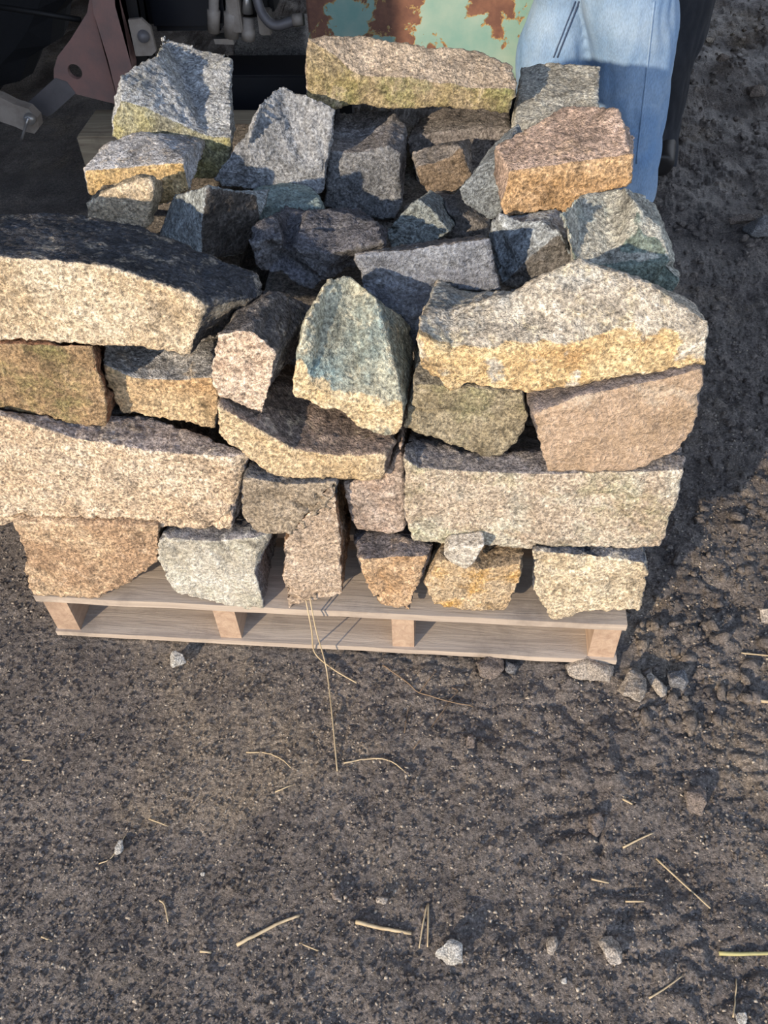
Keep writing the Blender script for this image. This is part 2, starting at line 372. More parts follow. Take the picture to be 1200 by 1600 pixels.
def stone(label, front, yf, back, depth, c1, c2, skin=None, thr=0.55, amp=1.0, push=(0, 1, 0), shrink=0.9, name='stone_block', voxel=0.0042, group=GRP, sm=1, skin_d=None, **mk):
    """front: pixels of the near outline, each on the plane Y=yf (or its own Y as third value);
    back: dict index -> ('z', px, py, dz) same height as its front vertex + dz | ('y', px, py, Y) | ('w', x,y,z); all others run `depth` back."""
    seedc[0] += 1; sdn = seedc[0]
    A = [aty(v[0], v[1], v[2] if len(v) > 2 else yf) for v in front]
    n = len(A); cen = sum(A)/n; B = []
    pv = np.array(push, float)*depth
    for i, a in enumerate(A):
        s = back.get(i)
        if s is None: B.append(cen+(a-cen)*shrink+pv)
        elif s[0] == 'z': B.append(atz(s[1], s[2], a[2]+(s[3] if len(s) > 3 else 0)))
        elif s[0] == 'y': B.append(aty(s[1], s[2], s[3]))
        elif s[0] == 'o': B.append(a+np.array(s[1:]))
    V = A+B; F = [tuple(range(n))[::-1], tuple(range(n, 2*n))]
    for i in range(n): F.append((i, (i+1) % n, n+(i+1) % n, n+i))
    me = mesh_from(V, F); bm = bmesh.new(); bm.from_mesh(me)
    bmesh.ops.triangulate(bm, faces=bm.faces[:]); bmesh.ops.recalc_face_normals(bm, faces=bm.faces[:]); bm.to_mesh(me); bm.free()
    # newell normal of the front
    nA = np.zeros(3)
    for i in range(n): nA += np.cross(A[i]-cen, A[(i+1) % n]-cen)
    nA /= np.linalg.norm(nA)
    if nA[1] > 0: nA = -nA
    rm = remeshed(me, voxel, sm); co = get_co(rm); no = get_no(rm)
    d = no@nA+0.10*perlin(co*30+sdn)
    skinv = np.clip((thr-d)/0.25+0.5, 0, 1)
    if skin_d is not None: skinv = np.clip((-(co-cen)@nA+0.012*fbm(co*25+sdn, 3)-skin_d)/0.012+0.5, 0, 1)
    off = sdn*7.7
    disp = 0.0040*fbm(co*10+off, 2)+0.0018*perlin(co*33+off)+0.0024*fbm(co*85+off, 3, 0.75)
    cl = perlin(co*np.array([9, 9, 17])+off*1.3); disp -= 0.010*np.clip(0.12-np.abs(cl), 0, 1)/0.12*np.clip(perlin(co*4+off)*2, 0, 1)
    co = co+no*(disp*amp)[:, None]
    co = carve(co, rm)
    loc = np.array([(co[:, 0].min()+co[:, 0].max())/2, (co[:, 1].min()+co[:, 1].max())/2, co[:, 2].min()])
    set_co(rm, co-loc); rm.name = name
    at = rm.attributes.new('skin', 'FLOAT', 'POINT'); at.data.foreach_set('value', skinv)
    mat = rock_mat('stone_'+str(sdn), c1, c2, skin, seed=sdn, **mk)
    o = link(name, rm, mat, loc=loc); tag(o, label, 'stone', group)
    return o
Z = lambda px, py, dz=0.0: ('z', px, py, dz)
YB = lambda px, py, Y: ('y', px, py, Y)
GRAN1, GRAN2 = (0.60, 0.45, 0.30), (0.68, 0.55, 0.40)
GOLD1, GOLD2 = (0.58, 0.36, 0.16), (0.72, 0.54, 0.32)
GREY = (0.24, 0.245, 0.25); DGREY = (0.10, 0.105, 0.115); BLUEG1, BLUEG2 = (0.30, 0.33, 0.35), (0.44, 0.47, 0.50)
BRN1, BRN2 = (0.34, 0.24, 0.17), (0.46, 0.36, 0.27)
OLV1, OLV2 = (0.27, 0.22, 0.13), (0.36, 0.31, 0.21)

# --- bottom course, on the deck
stone('squat pinkish tan block at the left end of the bottom course', [(20, 815), (250, 822), (247, 880), (205, 909), (150, 934), (53, 933), (37, 893), (38, 862)], 0.0, {}, 0.26, (0.54, 0.38, 0.23), (0.70, 0.53, 0.35), patch=(0.46, 0.31, 0.19))
stone('pale grey-white block with dark right side, second in the bottom course', [(247, 840), (330, 846), (401, 840), (399, 895), (414, 957), (340, 944), (270, 926), (247, 875)], 0.0, {0: Z(262, 822), 1: Z(330, 822), 2: Z(432, 822)}, 0.26, (0.52, 0.48, 0.38), (0.70, 0.67, 0.57), skin=(0.24, 0.23, 0.23), moss=0.15, speck=0.7)
stone('narrow tall brown wedge standing right of the pale grey-white block', [(441, 850), (470, 815), (520, 752), (533, 855), (537, 930), (505, 936), (478, 942), (450, 951), (441, 905)], 0.0, {2: YB(527, 750, 0.15), 3: YB(548, 830, 0.15)}, 0.22, (0.44, 0.33, 0.23), (0.58, 0.47, 0.36), skin=(0.30, 0.17, 0.09), thr=0.35)
stone('small rusty wedge with dark top, under the gap left of the long slab', [(563, 874), (620, 870), (670, 868), (650, 925), (640, 954), (587, 941), (572, 908)], 0.0, {0: Z(552, 836), 1: Z(610, 832), 2: Z(677, 850)}, 0.22, (0.46, 0.28, 0.14), (0.60, 0.43, 0.27), skin=(0.14, 0.125, 0.125))
stone('ochre block with a white chip on top, under the long flat-faced slab', [(685, 872), (750, 890), (814, 880), (815, 900), (792, 957), (730, 952), (677, 945), (663, 915)], 0.0, {0: Z(690, 852), 1: Z(750, 854), 2: Z(819, 862)}, 0.24, (0.50, 0.35, 0.19), (0.62, 0.48, 0.31), skin=(0.36, 0.27, 0.17), patch=(0.58, 0.34, 0.10), pamt=0.35)
stone('pale cream granite block at the right end of the bottom course', [(833, 862), (920, 868), (1005, 880), (1016, 898), (998, 952), (930, 955), (862, 970), (846, 945), (833, 922)], -0.005, {0: Z(834, 856), 1: Z(930, 857), 2: Z(1012, 860)}, 0.26, (0.56, 0.44, 0.28), (0.74, 0.63, 0.45), skin=(0.12, 0.13, 0.15), thr=0.4)
# --- second course
stone('very long speckled granite slab low on the left, running out of the frame', [(-150, 640), (0, 650), (112, 684), (233, 706), (364, 716), (360, 826), (280, 826), (163, 821), (0, 820), (-150, 810)], 0.01, {0: Z(-150, 625), 1: Z(10, 642), 2: Z(107, 655), 3: Z(230, 650), 4: Z(390, 706), 5: YB(379, 800, 0.09)}, 0.26, (0.60, 0.45, 0.30), (0.73, 0.59, 0.43), skin=(0.36, 0.31, 0.28), speck=1.15, thr=0.5)
stone('dark grey block wedged right of the long granite slab', [(382, 745), (448, 757), (525, 752), (520, 793), (490, 815), (462, 832), (401, 832), (378, 806)], 0.0, {0: Z(388, 722), 1: Z(448, 740), 2: Z(530, 742)}, 0.24, (0.29, 0.235, 0.165), (0.40, 0.33, 0.24), skin=DGREY)
stone('reddish brown block between the dark grey block and the long slab', [(535, 757), (600, 750), (628, 690), (634, 825), (617, 838), (557, 832), (546, 805)], 0.03, {}, 0.24, (0.38, 0.27, 0.20), (0.56, 0.47, 0.39), patch=(0.34, 0.14, 0.08), pamt=0.1)
stone('long flat-faced grey-beige slab in the right half of the second course', [(630, 716), (650, 732), (740, 738), (850, 742), (1000, 738), (1068, 736), (1052, 795), (1033, 857), (930, 858), (820, 860), (750, 852), (643, 850), (634, 822)], 0.01, {0: Z(634, 684), 1: Z(655, 688), 2: Z(720, 705), 3: Z(850, 706), 4: Z(1000, 708), 5: Z(1072, 710)}, 0.28, (0.46, 0.37, 0.27), (0.60, 0.50, 0.38), skin=(0.22, 0.20, 0.19), moss=0.35, patch=(0.58, 0.53, 0.42), thr=0.55)
# --- third course
stone('mossy brown block low at the left edge, under the big dark-topped slab', [(-120, 530), (0, 538), (80, 540), (145, 540), (170, 630), (166, 667), (103, 663), (0, 637), (-120, 610)], 0.04, {3: YB(165, 538, 0.19), 4: YB(188, 625, 0.17)}, 0.26, (0.25, 0.17, 0.09), (0.42, 0.29, 0.16), skin=(0.26, 0.13, 0.07), moss=0.4, thr=0.3)
stone('grey-topped golden block below the right end of the big dark-topped slab', [(160, 568), (205, 590), (275, 594), (334, 590), (343, 622), (336, 668), (271, 656), (187, 647), (170, 610)], 0.075, {0: Z(162, 542), 1: Z(210, 538), 2: Z(279, 545), 3: Z(334, 540)}, 0.26, (0.54, 0.35, 0.18), (0.66, 0.50, 0.30), skin=(0.46, 0.45, 0.43), moss=0.3)
stone('long golden-fronted slab with brown top in the middle, carrying two leaning stones', [(338, 634), (420, 680), (460, 703), (520, 713), (600, 711), (598, 750), (533, 750), (430, 748), (403, 731), (363, 700), (340, 680)], 0.005, {0: Z(352, 590), 1: Z(430, 600), 2: Z(480, 610), 3: Z(560, 640), 4: Z(622, 680)}, 0.25, (0.56, 0.41, 0.23), (0.70, 0.55, 0.35), skin=(0.25, 0.19, 0.15), thr=0.62)
stone('greenish brown stone with pointed foot, under the left end of the crested slab', [(645, 600), (720, 606), (817, 614), (826, 659), (808, 690), (786, 711), (752, 711), (700, 693), (630, 668), (640, 635)], 0.04, {0: Z(650, 560), 1: Z(720, 575), 2: Z(815, 590)}, 0.26, OLV1, OLV2, skin=(0.28, 0.25, 0.19), moss=0.3)
stone('smooth reddish brown block at the right under the crested slab', [(836, 648), (903, 622), (1033, 594), (1100, 577), (1091, 637), (1087, 672), (1066, 704), (1033, 720), (990, 737), (855, 742), (842, 694)], 0.01, {0: Z(822, 612), 1: Z(900, 588), 2: Z(1030, 570), 3: Z(1098, 560)}, 0.28, (0.43, 0.31, 0.20), (0.54, 0.40, 0.28), skin=(0.22, 0.19, 0.18), patch=(0.60, 0.50, 0.38), pamt=0.32, speck=0.55, thr=0.6)
# --- the stones lying on the front wall
stone('big slab at left with near-black top and pale golden front', [(-150, 385), (0, 401), (128, 410), (176, 418), (227, 436), (293, 458), (318, 475), (306, 515), (294, 552), (220, 540), (103, 540), (0, 533), (-150, 520)], 0.045, {0: Z(-150, 320, -.03), 1: Z(0, 331, -.03), 2: Z(80, 331, -.035), 3: Z(140, 338, -.035), 4: Z(215, 352, -.035), 5: Z(300, 388, -0.03), 6: Z(408, 425, -0.03), 7: YB(414, 462, 0.13), 8: YB(345, 522, 0.13)}, 0.24, (0.60, 0.46, 0.29), (0.73, 0.61, 0.44), skin=(0.075, 0.078, 0.086), thr=0.62, speck=1.0)  # top colour includes the shade of a slope facing away from the sun
stone('small pinkish granite block with dark back, pointing down beside the leaf-shaped stone', [(337, 524), (367, 518), (395, 516), (432, 553), (422, 605), (411, 652), (370, 632), (343, 620), (329, 583)], 0.02, {0: Z(360, 500), 1: Z(385, 478), 2: Z(430, 455, -.01), 3: Z(487, 480, -.03), 4: YB(462, 560, 0.17)}, 0.20, (0.66, 0.48, 0.34), (0.78, 0.64, 0.50), skin=(0.13, 0.12, 0.115), thr=0.55, speck=1.1)
stone('leaf-shaped grey-green stone leaning in the middle with golden lower edge', [(456, 590), (487, 600), (515, 618), (560, 632), (632, 632), (634, 658), (620, 681), (597, 682), (555, 665), (528, 643), (507, 641), (456, 618)], 0.02, {0: Z(476, 505, 0.07), 1: Z(493, 468, 0.10), 2: Z(512, 438, .12), 3: Z(545, 428, .13), 4: Z(588, 462, .12), 5: ('o', 0.0, 0.18, 0.02), 6: ('o', -0.01, 0.20, 0.03), 7: ('o', -0.02, 0.22, 0.05), 8: ('o', -0.02, 0.22, 0.05), 9: ('o', 0, 0.2, 0.06), 10: ('o', 0, 0.2, 0.06), 11: ('o', 0.02, 0.15, 0.05)}, 0.2, (0.64, 0.47, 0.25), (0.76, 0.62, 0.40), skin=(0.40, 0.40, 0.31), skin2=(0.24, 0.32, 0.31), skin_d=0.007)
stone('large crested slab lying on the right of the front wall, grey above and golden below', [(652, 520), (708, 556), (786, 546), (903, 538), (990, 525), (1080, 520), (1102, 570), (1033, 583), (947, 592), (877, 607), (825, 611), (734, 603), (704, 613), (658, 572)], 0.02, {0: Z(652, 499), 1: Z(700, 482, .02), 2: Z(790, 462, .035), 3: Z(903, 404, .07), 4: Z(1000, 436, .05), 5: Z(1105, 503, .01), 6: ('o', .0, .12, .01)}, 0.22, (0.62, 0.42, 0.20), (0.78, 0.60, 0.34), skin=(0.56, 0.50, 0.40), skin2=(0.40, 0.43, 0.42), patch=(0.50, 0.30, 0.13), pamt=0.3, skin_d=0.006)
# --- interior
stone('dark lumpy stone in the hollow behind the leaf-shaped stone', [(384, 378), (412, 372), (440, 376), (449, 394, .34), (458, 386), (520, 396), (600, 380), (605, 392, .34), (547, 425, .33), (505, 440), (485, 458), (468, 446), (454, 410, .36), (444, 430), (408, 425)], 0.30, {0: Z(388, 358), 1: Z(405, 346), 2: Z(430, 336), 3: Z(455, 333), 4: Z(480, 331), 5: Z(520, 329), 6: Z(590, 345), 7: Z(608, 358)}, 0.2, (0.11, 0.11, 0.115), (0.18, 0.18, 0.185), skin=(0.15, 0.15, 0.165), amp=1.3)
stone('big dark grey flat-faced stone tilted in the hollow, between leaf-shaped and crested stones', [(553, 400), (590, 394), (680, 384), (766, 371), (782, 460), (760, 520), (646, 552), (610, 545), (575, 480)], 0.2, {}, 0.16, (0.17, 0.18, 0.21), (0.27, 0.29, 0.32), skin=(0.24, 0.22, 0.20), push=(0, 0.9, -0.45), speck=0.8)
stone('blue-grey stone behind the crested slab, left of its peak', [(782, 446), (812, 420), (838, 396), (880, 364), (902, 410), (860, 442), (801, 460)], 0.27, {0: Z(764, 372), 1: Z(768, 345, .02), 2: Z(775, 333, .02), 3: Z(850, 345)}, 0.18, (0.12, 0.115, 0.105), (0.18, 0.17, 0.155), skin=(0.38, 0.42, 0.44), thr=0.75)
stone('grey stone with dark green lower face on the right rim, behind the crest', [(885, 360), (905, 410), (955, 416), (964, 392, .23), (1000, 368, .23), (1032, 375, .23), (1050, 405), (1066, 442), (1040, 470), (900, 445)], 0.21, {0: Z(876, 336, .03), 1: Z(905, 305, .05), 2: Z(945, 296, .05), 3: Z(974, 292, .05), 4: Z(995, 318, .03), 5: Z(1026, 352, .01)}, 0.16, (0.13, 0.17, 0.145), (0.25, 0.31, 0.27), skin=(0.48, 0.47, 0.40), thr=0.75)
stone('square golden-fronted block with rosy brown top perched at the right', [(797, 268), (886, 256), (990, 240), (989, 288), (909, 315), (878, 358), (824, 364), (795, 353), (783, 320)], 0.38, {0: Z(771, 228), 1: Z(882, 165, .02), 2: Z(966, 169, .02), 3: Z(993, 215), 8: YB(772, 270, 0.45)}, 0.2, (0.50, 0.32, 0.16), (0.60, 0.42, 0.25), skin=(0.54, 0.41, 0.33), thr=0.6)
stone('pale grey block behind the square golden-fronted block, before the blue jeans', [(803, 190), (870, 185), (936, 180), (930, 260), (860, 270), (795, 270)], 0.68, {0: Z(815, 103), 1: Z(850, 96), 2: Z(939, 103)}, 0.2, (0.34, 0.34, 0.30), (0.46, 0.45, 0.41), skin=(0.55, 0.54, 0.47))
stone('long mossy brown slab lying across the back of the stack', [(479, 108), (567, 120), (653, 125), (740, 138), (806, 142), (795, 176), (740, 174), (673, 171), (620, 170), (543, 165), (530, 169), (490, 175), (479, 173)], 0.72, {0: Z(479, 56, .04), 1: Z(567, 55, .04), 2: Z(653, 72, .03), 3: Z(740, 80, .03), 4: Z(800, 102, .02)}, 0.2, (0.34, 0.28, 0.13), (0.44, 0.35, 0.23), skin=(0.52, 0.43, 0.33), moss=0.5, thr=0.55, amp=1.2)
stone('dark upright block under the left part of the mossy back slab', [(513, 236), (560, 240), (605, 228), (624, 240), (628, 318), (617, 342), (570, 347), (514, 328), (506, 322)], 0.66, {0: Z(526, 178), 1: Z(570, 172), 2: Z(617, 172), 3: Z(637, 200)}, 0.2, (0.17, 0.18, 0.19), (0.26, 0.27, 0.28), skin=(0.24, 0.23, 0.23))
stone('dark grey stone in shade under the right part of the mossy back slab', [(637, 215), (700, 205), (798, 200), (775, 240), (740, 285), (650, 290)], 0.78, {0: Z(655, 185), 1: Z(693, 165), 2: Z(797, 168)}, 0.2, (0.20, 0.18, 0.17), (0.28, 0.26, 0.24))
stone('small brown wedge in front of the shaded dark grey stone', [(650, 262), (705, 248), (722, 230), (737, 274), (712, 303), (662, 303)], 0.62, {0: Z(643, 238), 1: Z(680, 228), 2: Z(717, 226)}, 0.14, (0.20, 0.15, 0.10), (0.26, 0.20, 0.14), skin=(0.25, 0.23, 0.21))
stone('small blue-grey stone tucked left of the square golden-fronted block', [(715, 298), (745, 262), (775, 242), (790, 300), (788, 333), (767, 347), (724, 321)], 0.46, {}, 0.14, (0.22, 0.25, 0.27), (0.32, 0.36, 0.38), push=(0.3, 0.9, 0))
stone('small pointed grey-green stone in the middle of the hollow', [(603, 362), (622, 340), (653, 311), (675, 325), (703, 362), (678, 381), (610, 388)], 0.44, {}, 0.12, (0.27, 0.31, 0.30), (0.38, 0.42, 0.41), push=(0.15, 0.9, -0.3))
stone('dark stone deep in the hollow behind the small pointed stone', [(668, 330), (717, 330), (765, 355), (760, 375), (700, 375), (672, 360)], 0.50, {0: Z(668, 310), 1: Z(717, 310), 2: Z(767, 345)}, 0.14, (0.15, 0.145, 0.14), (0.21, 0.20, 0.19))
stone('tall rounded pale grey stone at the back, left of the dark upright block', [(333, 282), (350, 262), (384, 240), (420, 250), (470, 262), (510, 262), (506, 302), (455, 304), (400, 299), (345, 293)], 0.62, {0: Z(345, 262, .02), 1: Z(384, 212, .05), 2: Z(402, 180, .08), 3: Z(415, 148, .10), 4: Z(440, 130, .12), 5: Z(523, 170, .09)}, 0.2, (0.27, 0.29, 0.31), (0.38, 0.40, 0.42), skin=(0.42, 0.44, 0.46), patch=(0.20, 0.13, 0.10), pamt=0.2, thr=0.45, amp=1.3)
stone('tallest grey stone at the back left corner with mossy lower face painted sunlit yellow', [(190, 160), (250, 180), (325, 215), (362, 215), (358, 260), (333, 282), (300, 280), (240, 250), (175, 216), (176, 195)], 0.66, {0: Z(188, 113, 0.03), 1: Z(243, 86, 0.05), 2: Z(256, 55, .06), 3: Z(362, 88, 0.05), 4: YB(366, 200, 0.85)}, 0.2, (0.44, 0.41, 0.20), (0.36, 0.36, 0.28), skin=(0.50, 0.53, 0.55), moss=0.2, thr=0.6, amp=1.3)  # sunlight on the front and sky tint on top are in the colours
stone('white-topped ochre block at the left edge of the stack, before the tallest grey stone', [(133, 268), (190, 262), (240, 257), (290, 254), (296, 296), (260, 320), (200, 325), (137, 304)], 0.50, {0: Z(131, 262), 1: Z(161, 227), 2: Z(224, 206), 3: Z(288, 242)}, 0.2, (0.58, 0.40, 0.17), (0.66, 0.50, 0.28), skin=(0.55, 0.56, 0.58), thr=0.65)
stone('small tan block behind the big dark-topped slab at left', [(134, 318), (170, 295), (222, 280), (240, 284), (234, 352), (204, 368), (134, 345)], 0.40, {0: Z(144, 305), 1: Z(180, 290), 2: Z(216, 273), 3: Z(240, 279)}, 0.14, (0.62, 0.50, 0.34), (0.72, 0.62, 0.46), skin=(0.40, 0.34, 0.24), thr=0.4)
stone('dark angular stone with pale blue left facet, behind the big dark-topped slab', [(323, 291, .35), (400, 302, .43), (407, 338, .43), (380, 396, .41), (315, 404, .34), (314, 350, .34)], 0.34, {0: YB(272, 305, .45), 1: YB(392, 298, .5), 2: ('o', 0, .1, 0), 3: ('o', 0, .1, 0), 4: YB(256, 404, .42), 5: YB(249, 366, .43)}, 0.18, (0.075, 0.068, 0.062), (0.12, 0.11, 0.10), skin=(0.42, 0.47, 0.48), thr=0.75, amp=0.8)  # lit left facet and dim front are painted into the two tones
stone('pale teal stone lying low between the angular stone and the dark upright block', [(395, 325), (440, 320), (500, 322), (506, 335), (450, 350), (408, 352)], 0.52, {0: Z(385, 300), 1: Z(440, 291), 2: Z(500, 308), 3: Z(508, 325)}, 0.16, (0.24, 0.32, 0.31), (0.36, 0.45, 0.43), speck=0.8)
stone('thumb-sized white chip stuck on top of the ochre block', [(692, 866), (700, 856), (757, 852), (742, 880), (728, 892), (702, 880)], -0.02, {}, 0.05, (0.58, 0.52, 0.42), (0.70, 0.65, 0.56), voxel=0.003, amp=0.35)
# --- filler stones inside the pile that carry the upper ones
k = 0
for (z0, z1) in ((PZ+0.004, 0.29), (0.296, 0.44), (0.446, 0.545)):
    for (y0, y1) in ((0.29, 0.63), (0.65, 1.04)):
        for (x0, x1) in ((-0.5, -0.16), (-0.14, 0.19), (0.21, 0.54)):
            k += 1; seedc[0] += 1; sdn = seedc[0]
            rr = np.random.RandomState(k); v = []
            for z in (z0, z1):
                for (x, y) in ((x0, y0), (x1, y0), (x1, y1), (x0, y1)): v.append((x+(0.05*rr.rand()-0.01)*(1 if x == x0 else -1), y+(0.05*rr.rand()-0.01)*(1 if y == y0 else -1), z-(0.02*rr.rand() if z == z1 and z1 > 0.5 else 0)))
            rm = remeshed(mesh_from(v, [(3, 2, 1, 0), (4, 5, 6, 7), (0, 1, 5, 4), (1, 2, 6, 5), (2, 3, 7, 6), (3, 0, 4, 7)]), 0.010, 3)
            co = get_co(rm); no = get_no(rm); co = co-no*(0.004+0.006*np.abs(fbm(co*12+k, 3)))[:, None]; co = carve(co, rm)
            loc = np.array([(x0+x1)/2, (y0+y1)/2, co[:, 2].min()]); set_co(rm, co-loc)
            at = rm.attributes.new('skin', 'FLOAT', 'POINT')
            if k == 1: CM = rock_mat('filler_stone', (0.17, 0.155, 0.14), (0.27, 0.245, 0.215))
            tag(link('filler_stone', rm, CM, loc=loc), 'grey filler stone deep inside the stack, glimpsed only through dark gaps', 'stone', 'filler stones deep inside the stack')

# ------------------------------------------------------------------ flaking green box
PAINT = paint_mat(); STEEL = plain('dark_steel', (0.014, 0.014, 0.015), 0.6, 0.3, scale=14)
by = 1.80; gx0 = aty(481, 40, by)[0]; gx1 = aty(838, 20, by)[0]
gb = empty('steel_box', ((gx0+gx1)/2, by+0.2, 0), 'tall steel box with flaking mint green paint and rust, behind the mossy back slab', 'steel box')
def wpart(name, me, mat, par, smooth=False):
    L = np.array(par.location); rebase(me, L)
    if smooth: me.polygons.foreach_set('use_smooth', [True]*len(me.polygons))
    return link(name, me, mat, par)
wpart('shell', box_mesh(gx0, gx1, by, by+0.42, 0.30, 0.95, 0.006), PAINT, gb)
wpart('rim', box_mesh(gx0-0.012, gx1+0.012, by-0.012, by+0.432, 0.95, 0.98, 0.003), PAINT, gb)
for x in (gx0+0.04, gx1-0.04):
    for y in (by+0.04, by+0.38): wpart('foot', box_mesh(x-0.025, x+0.025, y-0.025, y+0.025, -0.01, 0.30), STEEL, gb)

# ------------------------------------------------------------------ tractor hitch at the back left
TY = 1.72
RED = plain('faded_red_paint', (0.34, 0.19, 0.16), 0.6, scale=12, c2=(0.22, 0.155, 0.14), bump=0.0006)
GUN = plain('worn_grey_steel', (0.20, 0.19, 0.195), 0.5, 0.3, scale=12, bump=0.0005)
TANM = plain('dusty_steel', (0.42, 0.37, 0.32), 0.6, 0.2, scale=18, c2=(0.28, 0.24, 0.20), bump=0.0006)
RUB = plain('tyre_rubber', (0.006, 0.007, 0.010), 0.75, scale=30, bump=0.001)
BODY = plain('dark_blue_paint', (0.004, 0.006, 0.012), 0.5, scale=6)
CHR = plain('bright_steel', (0.55, 0.53, 0.50), 0.35, 0.7)
tr = empty('tractor', (-1.0, 2.2, 0), 'rear of a dark tractor with red-brown hitch plate and hoses, behind the stack', 'tractor')
T = lambda px, py, Y=TY: aty(px, py, Y)
def tp(name, pix, mat, th=0.014, Y=TY, hole=None, par=tr):
    d = (0, th, 0)
    me = plate_mesh([T(x, y, Y) for x, y in pix], d, hole)
    if par is not tr:
        rebase(me, tr.location); return link(name, me, mat, par)
    return wpart(name, me, mat, tr)
def ts(me, name, mat, par=tr, smooth=False):
    rebase(me, tr.location)
    if smooth: me.polygons.foreach_set('use_smooth', [True]*len(me.polygons))
    return link(name, me, mat, par)
hc = T(117, 112); hr = float(np.linalg.norm(T(128, 112)-hc))
tp('gusset_plate', [(150, -60), (136, 20), (110, 62), (90, 88), (84, 108), (84, 122), (100, 142), (118, 147), (186, 164), (165, 70), (152, 0)], RED, 0.016, TY, (hc, hr))
tp('upright_bar', [(138, -60), (175, -60), (180, 10), (206, 105), (204, 160), (188, 172), (168, 92), (146, 20)], RED, 0.05, TY-0.02)
tp('drawbar_arm', [(86, 122), (42, 162), (50, 174), (74, 182), (82, 178), (118, 146), (104, 128)], GUN, 0.02, TY-0.003)
la = tp('link_arm', [(-60, 130), (0, 152), (22, 163), (44, 170), (58, 184), (61, 200), (54, 209), (40, 206), (24, 198), (0, 190), (-60, 172)], TANM, 0.035, 1.60)
me = tube_mesh([T(46, 186, 1.575), T(46, 186, 1.66)], 0.017, 16); ts(me, 'ball', CHR, la)
me = tube_mesh(smooth_path([T(44, 184, 1.57), T(42, 192, 1.562), T(38, 204, 1.562), T(34, 217, 1.562)], 4), 0.0042, 8); ts(me, 'lynch_pin', CHR, la)
br = tp('lug_bracket', [(200, 31), (220, 29), (235, 43), (244, 80), (237, 87), (212, 88)], TANM, 0.012, TY-0.01)
ts(tube_mesh([T(224, 57, TY-0.022), T(224, 57, TY-0.002)], 0.017, 18), 'bolt', GUN, br)
tp('side_rail', [(184, -60), (205, -60), (222, 60), (236, 110), (214, 130), (196, 60)], STEEL, 0.06, TY+0.03)
ts(box_mesh(T(222, 0, 1.9)[0], T(345, 0, 1.9)[0], 1.9, 2.5, T(260, 52, 1.9)[2], 1.1, 0.02), 'gearbox_housing', BODY)
ts(box_mesh(T(322, 0, 1.95)[0], T(425, 0, 1.95)[0], 1.95, 2.5, T(330, 30, 1.95)[2], 1.0, 0.015), 'valve_block', STEEL)
ts(box_mesh(T(236, 0, 1.95)[0], T(476, 0, 1.95)[0], 1.95, 2.12, 0.02, T(420, 118, 1.95)[2], 0.005), 'shade_bar', BODY)  # added near-black bar standing in for the shadow below the slab
for (x, y0, y1, r, mt) in ((334, -20, 50, 0.020, TANM), (362, -20, 58, 0.024, TANM), (388, 28, 62, 0.022, TANM)):
    cp_ = ts(tube_mesh([T(x, y0, 1.90), T(x, (y0+y1)/2, 1.90), T(x, (y0+y1)/2+1, 1.90), T(x, y1, 1.90)], [r*0.75, r*0.75, r, r*0.9], 16), 'hose_coupler', mt, smooth=False)
    if x == 388: ts(tube_mesh([T(386, -14, 1.90), T(387, 20, 1.90)], [0.010, 0.017], 16), 'cap', CHR, cp_)
ts(box_mesh(T(352, 0, 1.88)[0], T(372, 0, 1.88)[0], 1.88, 1.93, T(360, 52, 1.88)[2], T(360, -10, 1.88)[2], 0.004), 'coupler_bracket', TANM)
ts(box_mesh(T(398, 0, 1.90)[0], T(418, 0, 1.90)[0], 1.90, 1.95, T(408, 56, 1.90)[2], T(408, 20, 1.90)[2], 0.004), 'coupler_bracket', TANM)
hs = ts(tube_mesh(smooth_path([T(392, -60, 1.9), T(402, 0, 1.88), T(414, 28, 1.86), T(432, 40, 1.85), T(462, 31, 1.85)], 6), 0.014, 14), 'hydraulic_hose', GUN)
ts(tube_mesh([T(458, 32, 1.85), T(474, 30, 1.85)], 0.017, 16), 'ferrule', TANM, hs)
tp('step_plate', [(334, 61), (364, 61), (366, 70), (336, 69)], CHR, 0.05, 1.93)
ts(tube_mesh([T(-40, 5, 1.8), T(60, 20, 1.8), T(126, 31, 1.8)], 0.008, 10), 'stay_rod', STEEL)
# wheel
wa, wb = T(88, 55, 2.2), T(22, 132, 2.2); best = None
for r_ in np.arange(0.2, 0.9, 0.002):                    # wheel standing on the soil whose rim passes these two points
    for sg in (-1,):
        cx_ = wa[0]-math.sqrt(max(r_*r_-(wa[2]-r_)**2, 0)); e_ = abs(math.hypot(wb[0]-cx_, wb[2]-r_)-r_)
        if best is None or e_ < best[0]: best = (e_, cx_, r_)
wr = best[2]; wc = np.array([best[1], 2.34, wr-0.01]); bm = bmesh.new(); prof = [(0.55, -0.09), (0.62, -0.12), (0.9, -0.13), (0.985, -0.10), (1.0, 0), (0.985, 0.10), (0.9, 0.13), (0.62, 0.12), (0.55, 0.09)]
NS = 56; rg = []
for k in range(NS):
    a = 2*math.pi*k/NS; lug = 1.0 if k % 2 else 0.965
    rg.append([bm.verts.new((wc[0]+math.cos(a)*r*wr*(lug if r > 0.95 else 1), wc[1]+y, wc[2]+math.sin(a)*r*wr*(lug if r > 0.95 else 1))) for r, y in prof])
for k in range(NS):
    for j in range(len(prof)-1): bm.faces.new((rg[k][j], rg[(k+1) % NS][j], rg[(k+1) % NS][j+1], rg[k][j+1]))
me = bpy.data.meshes.new('tyre'); bm.to_mesh(me); bm.free(); ty_ = ts(me, 'tyre', RUB)
ts(tube_mesh([(wc[0], wc[1]-0.06, wc[2]), (wc[0], wc[1]+0.06, wc[2])], wr*0.56, 40), 'rim', BODY)
ts(tube_mesh([(wc[0], wc[1]+0.05, wc[2]), (T(222, 0, 1.9)[0]+0.03, 2.3, wc[2]+0.12)], 0.05, 16), 'axle', STEEL)
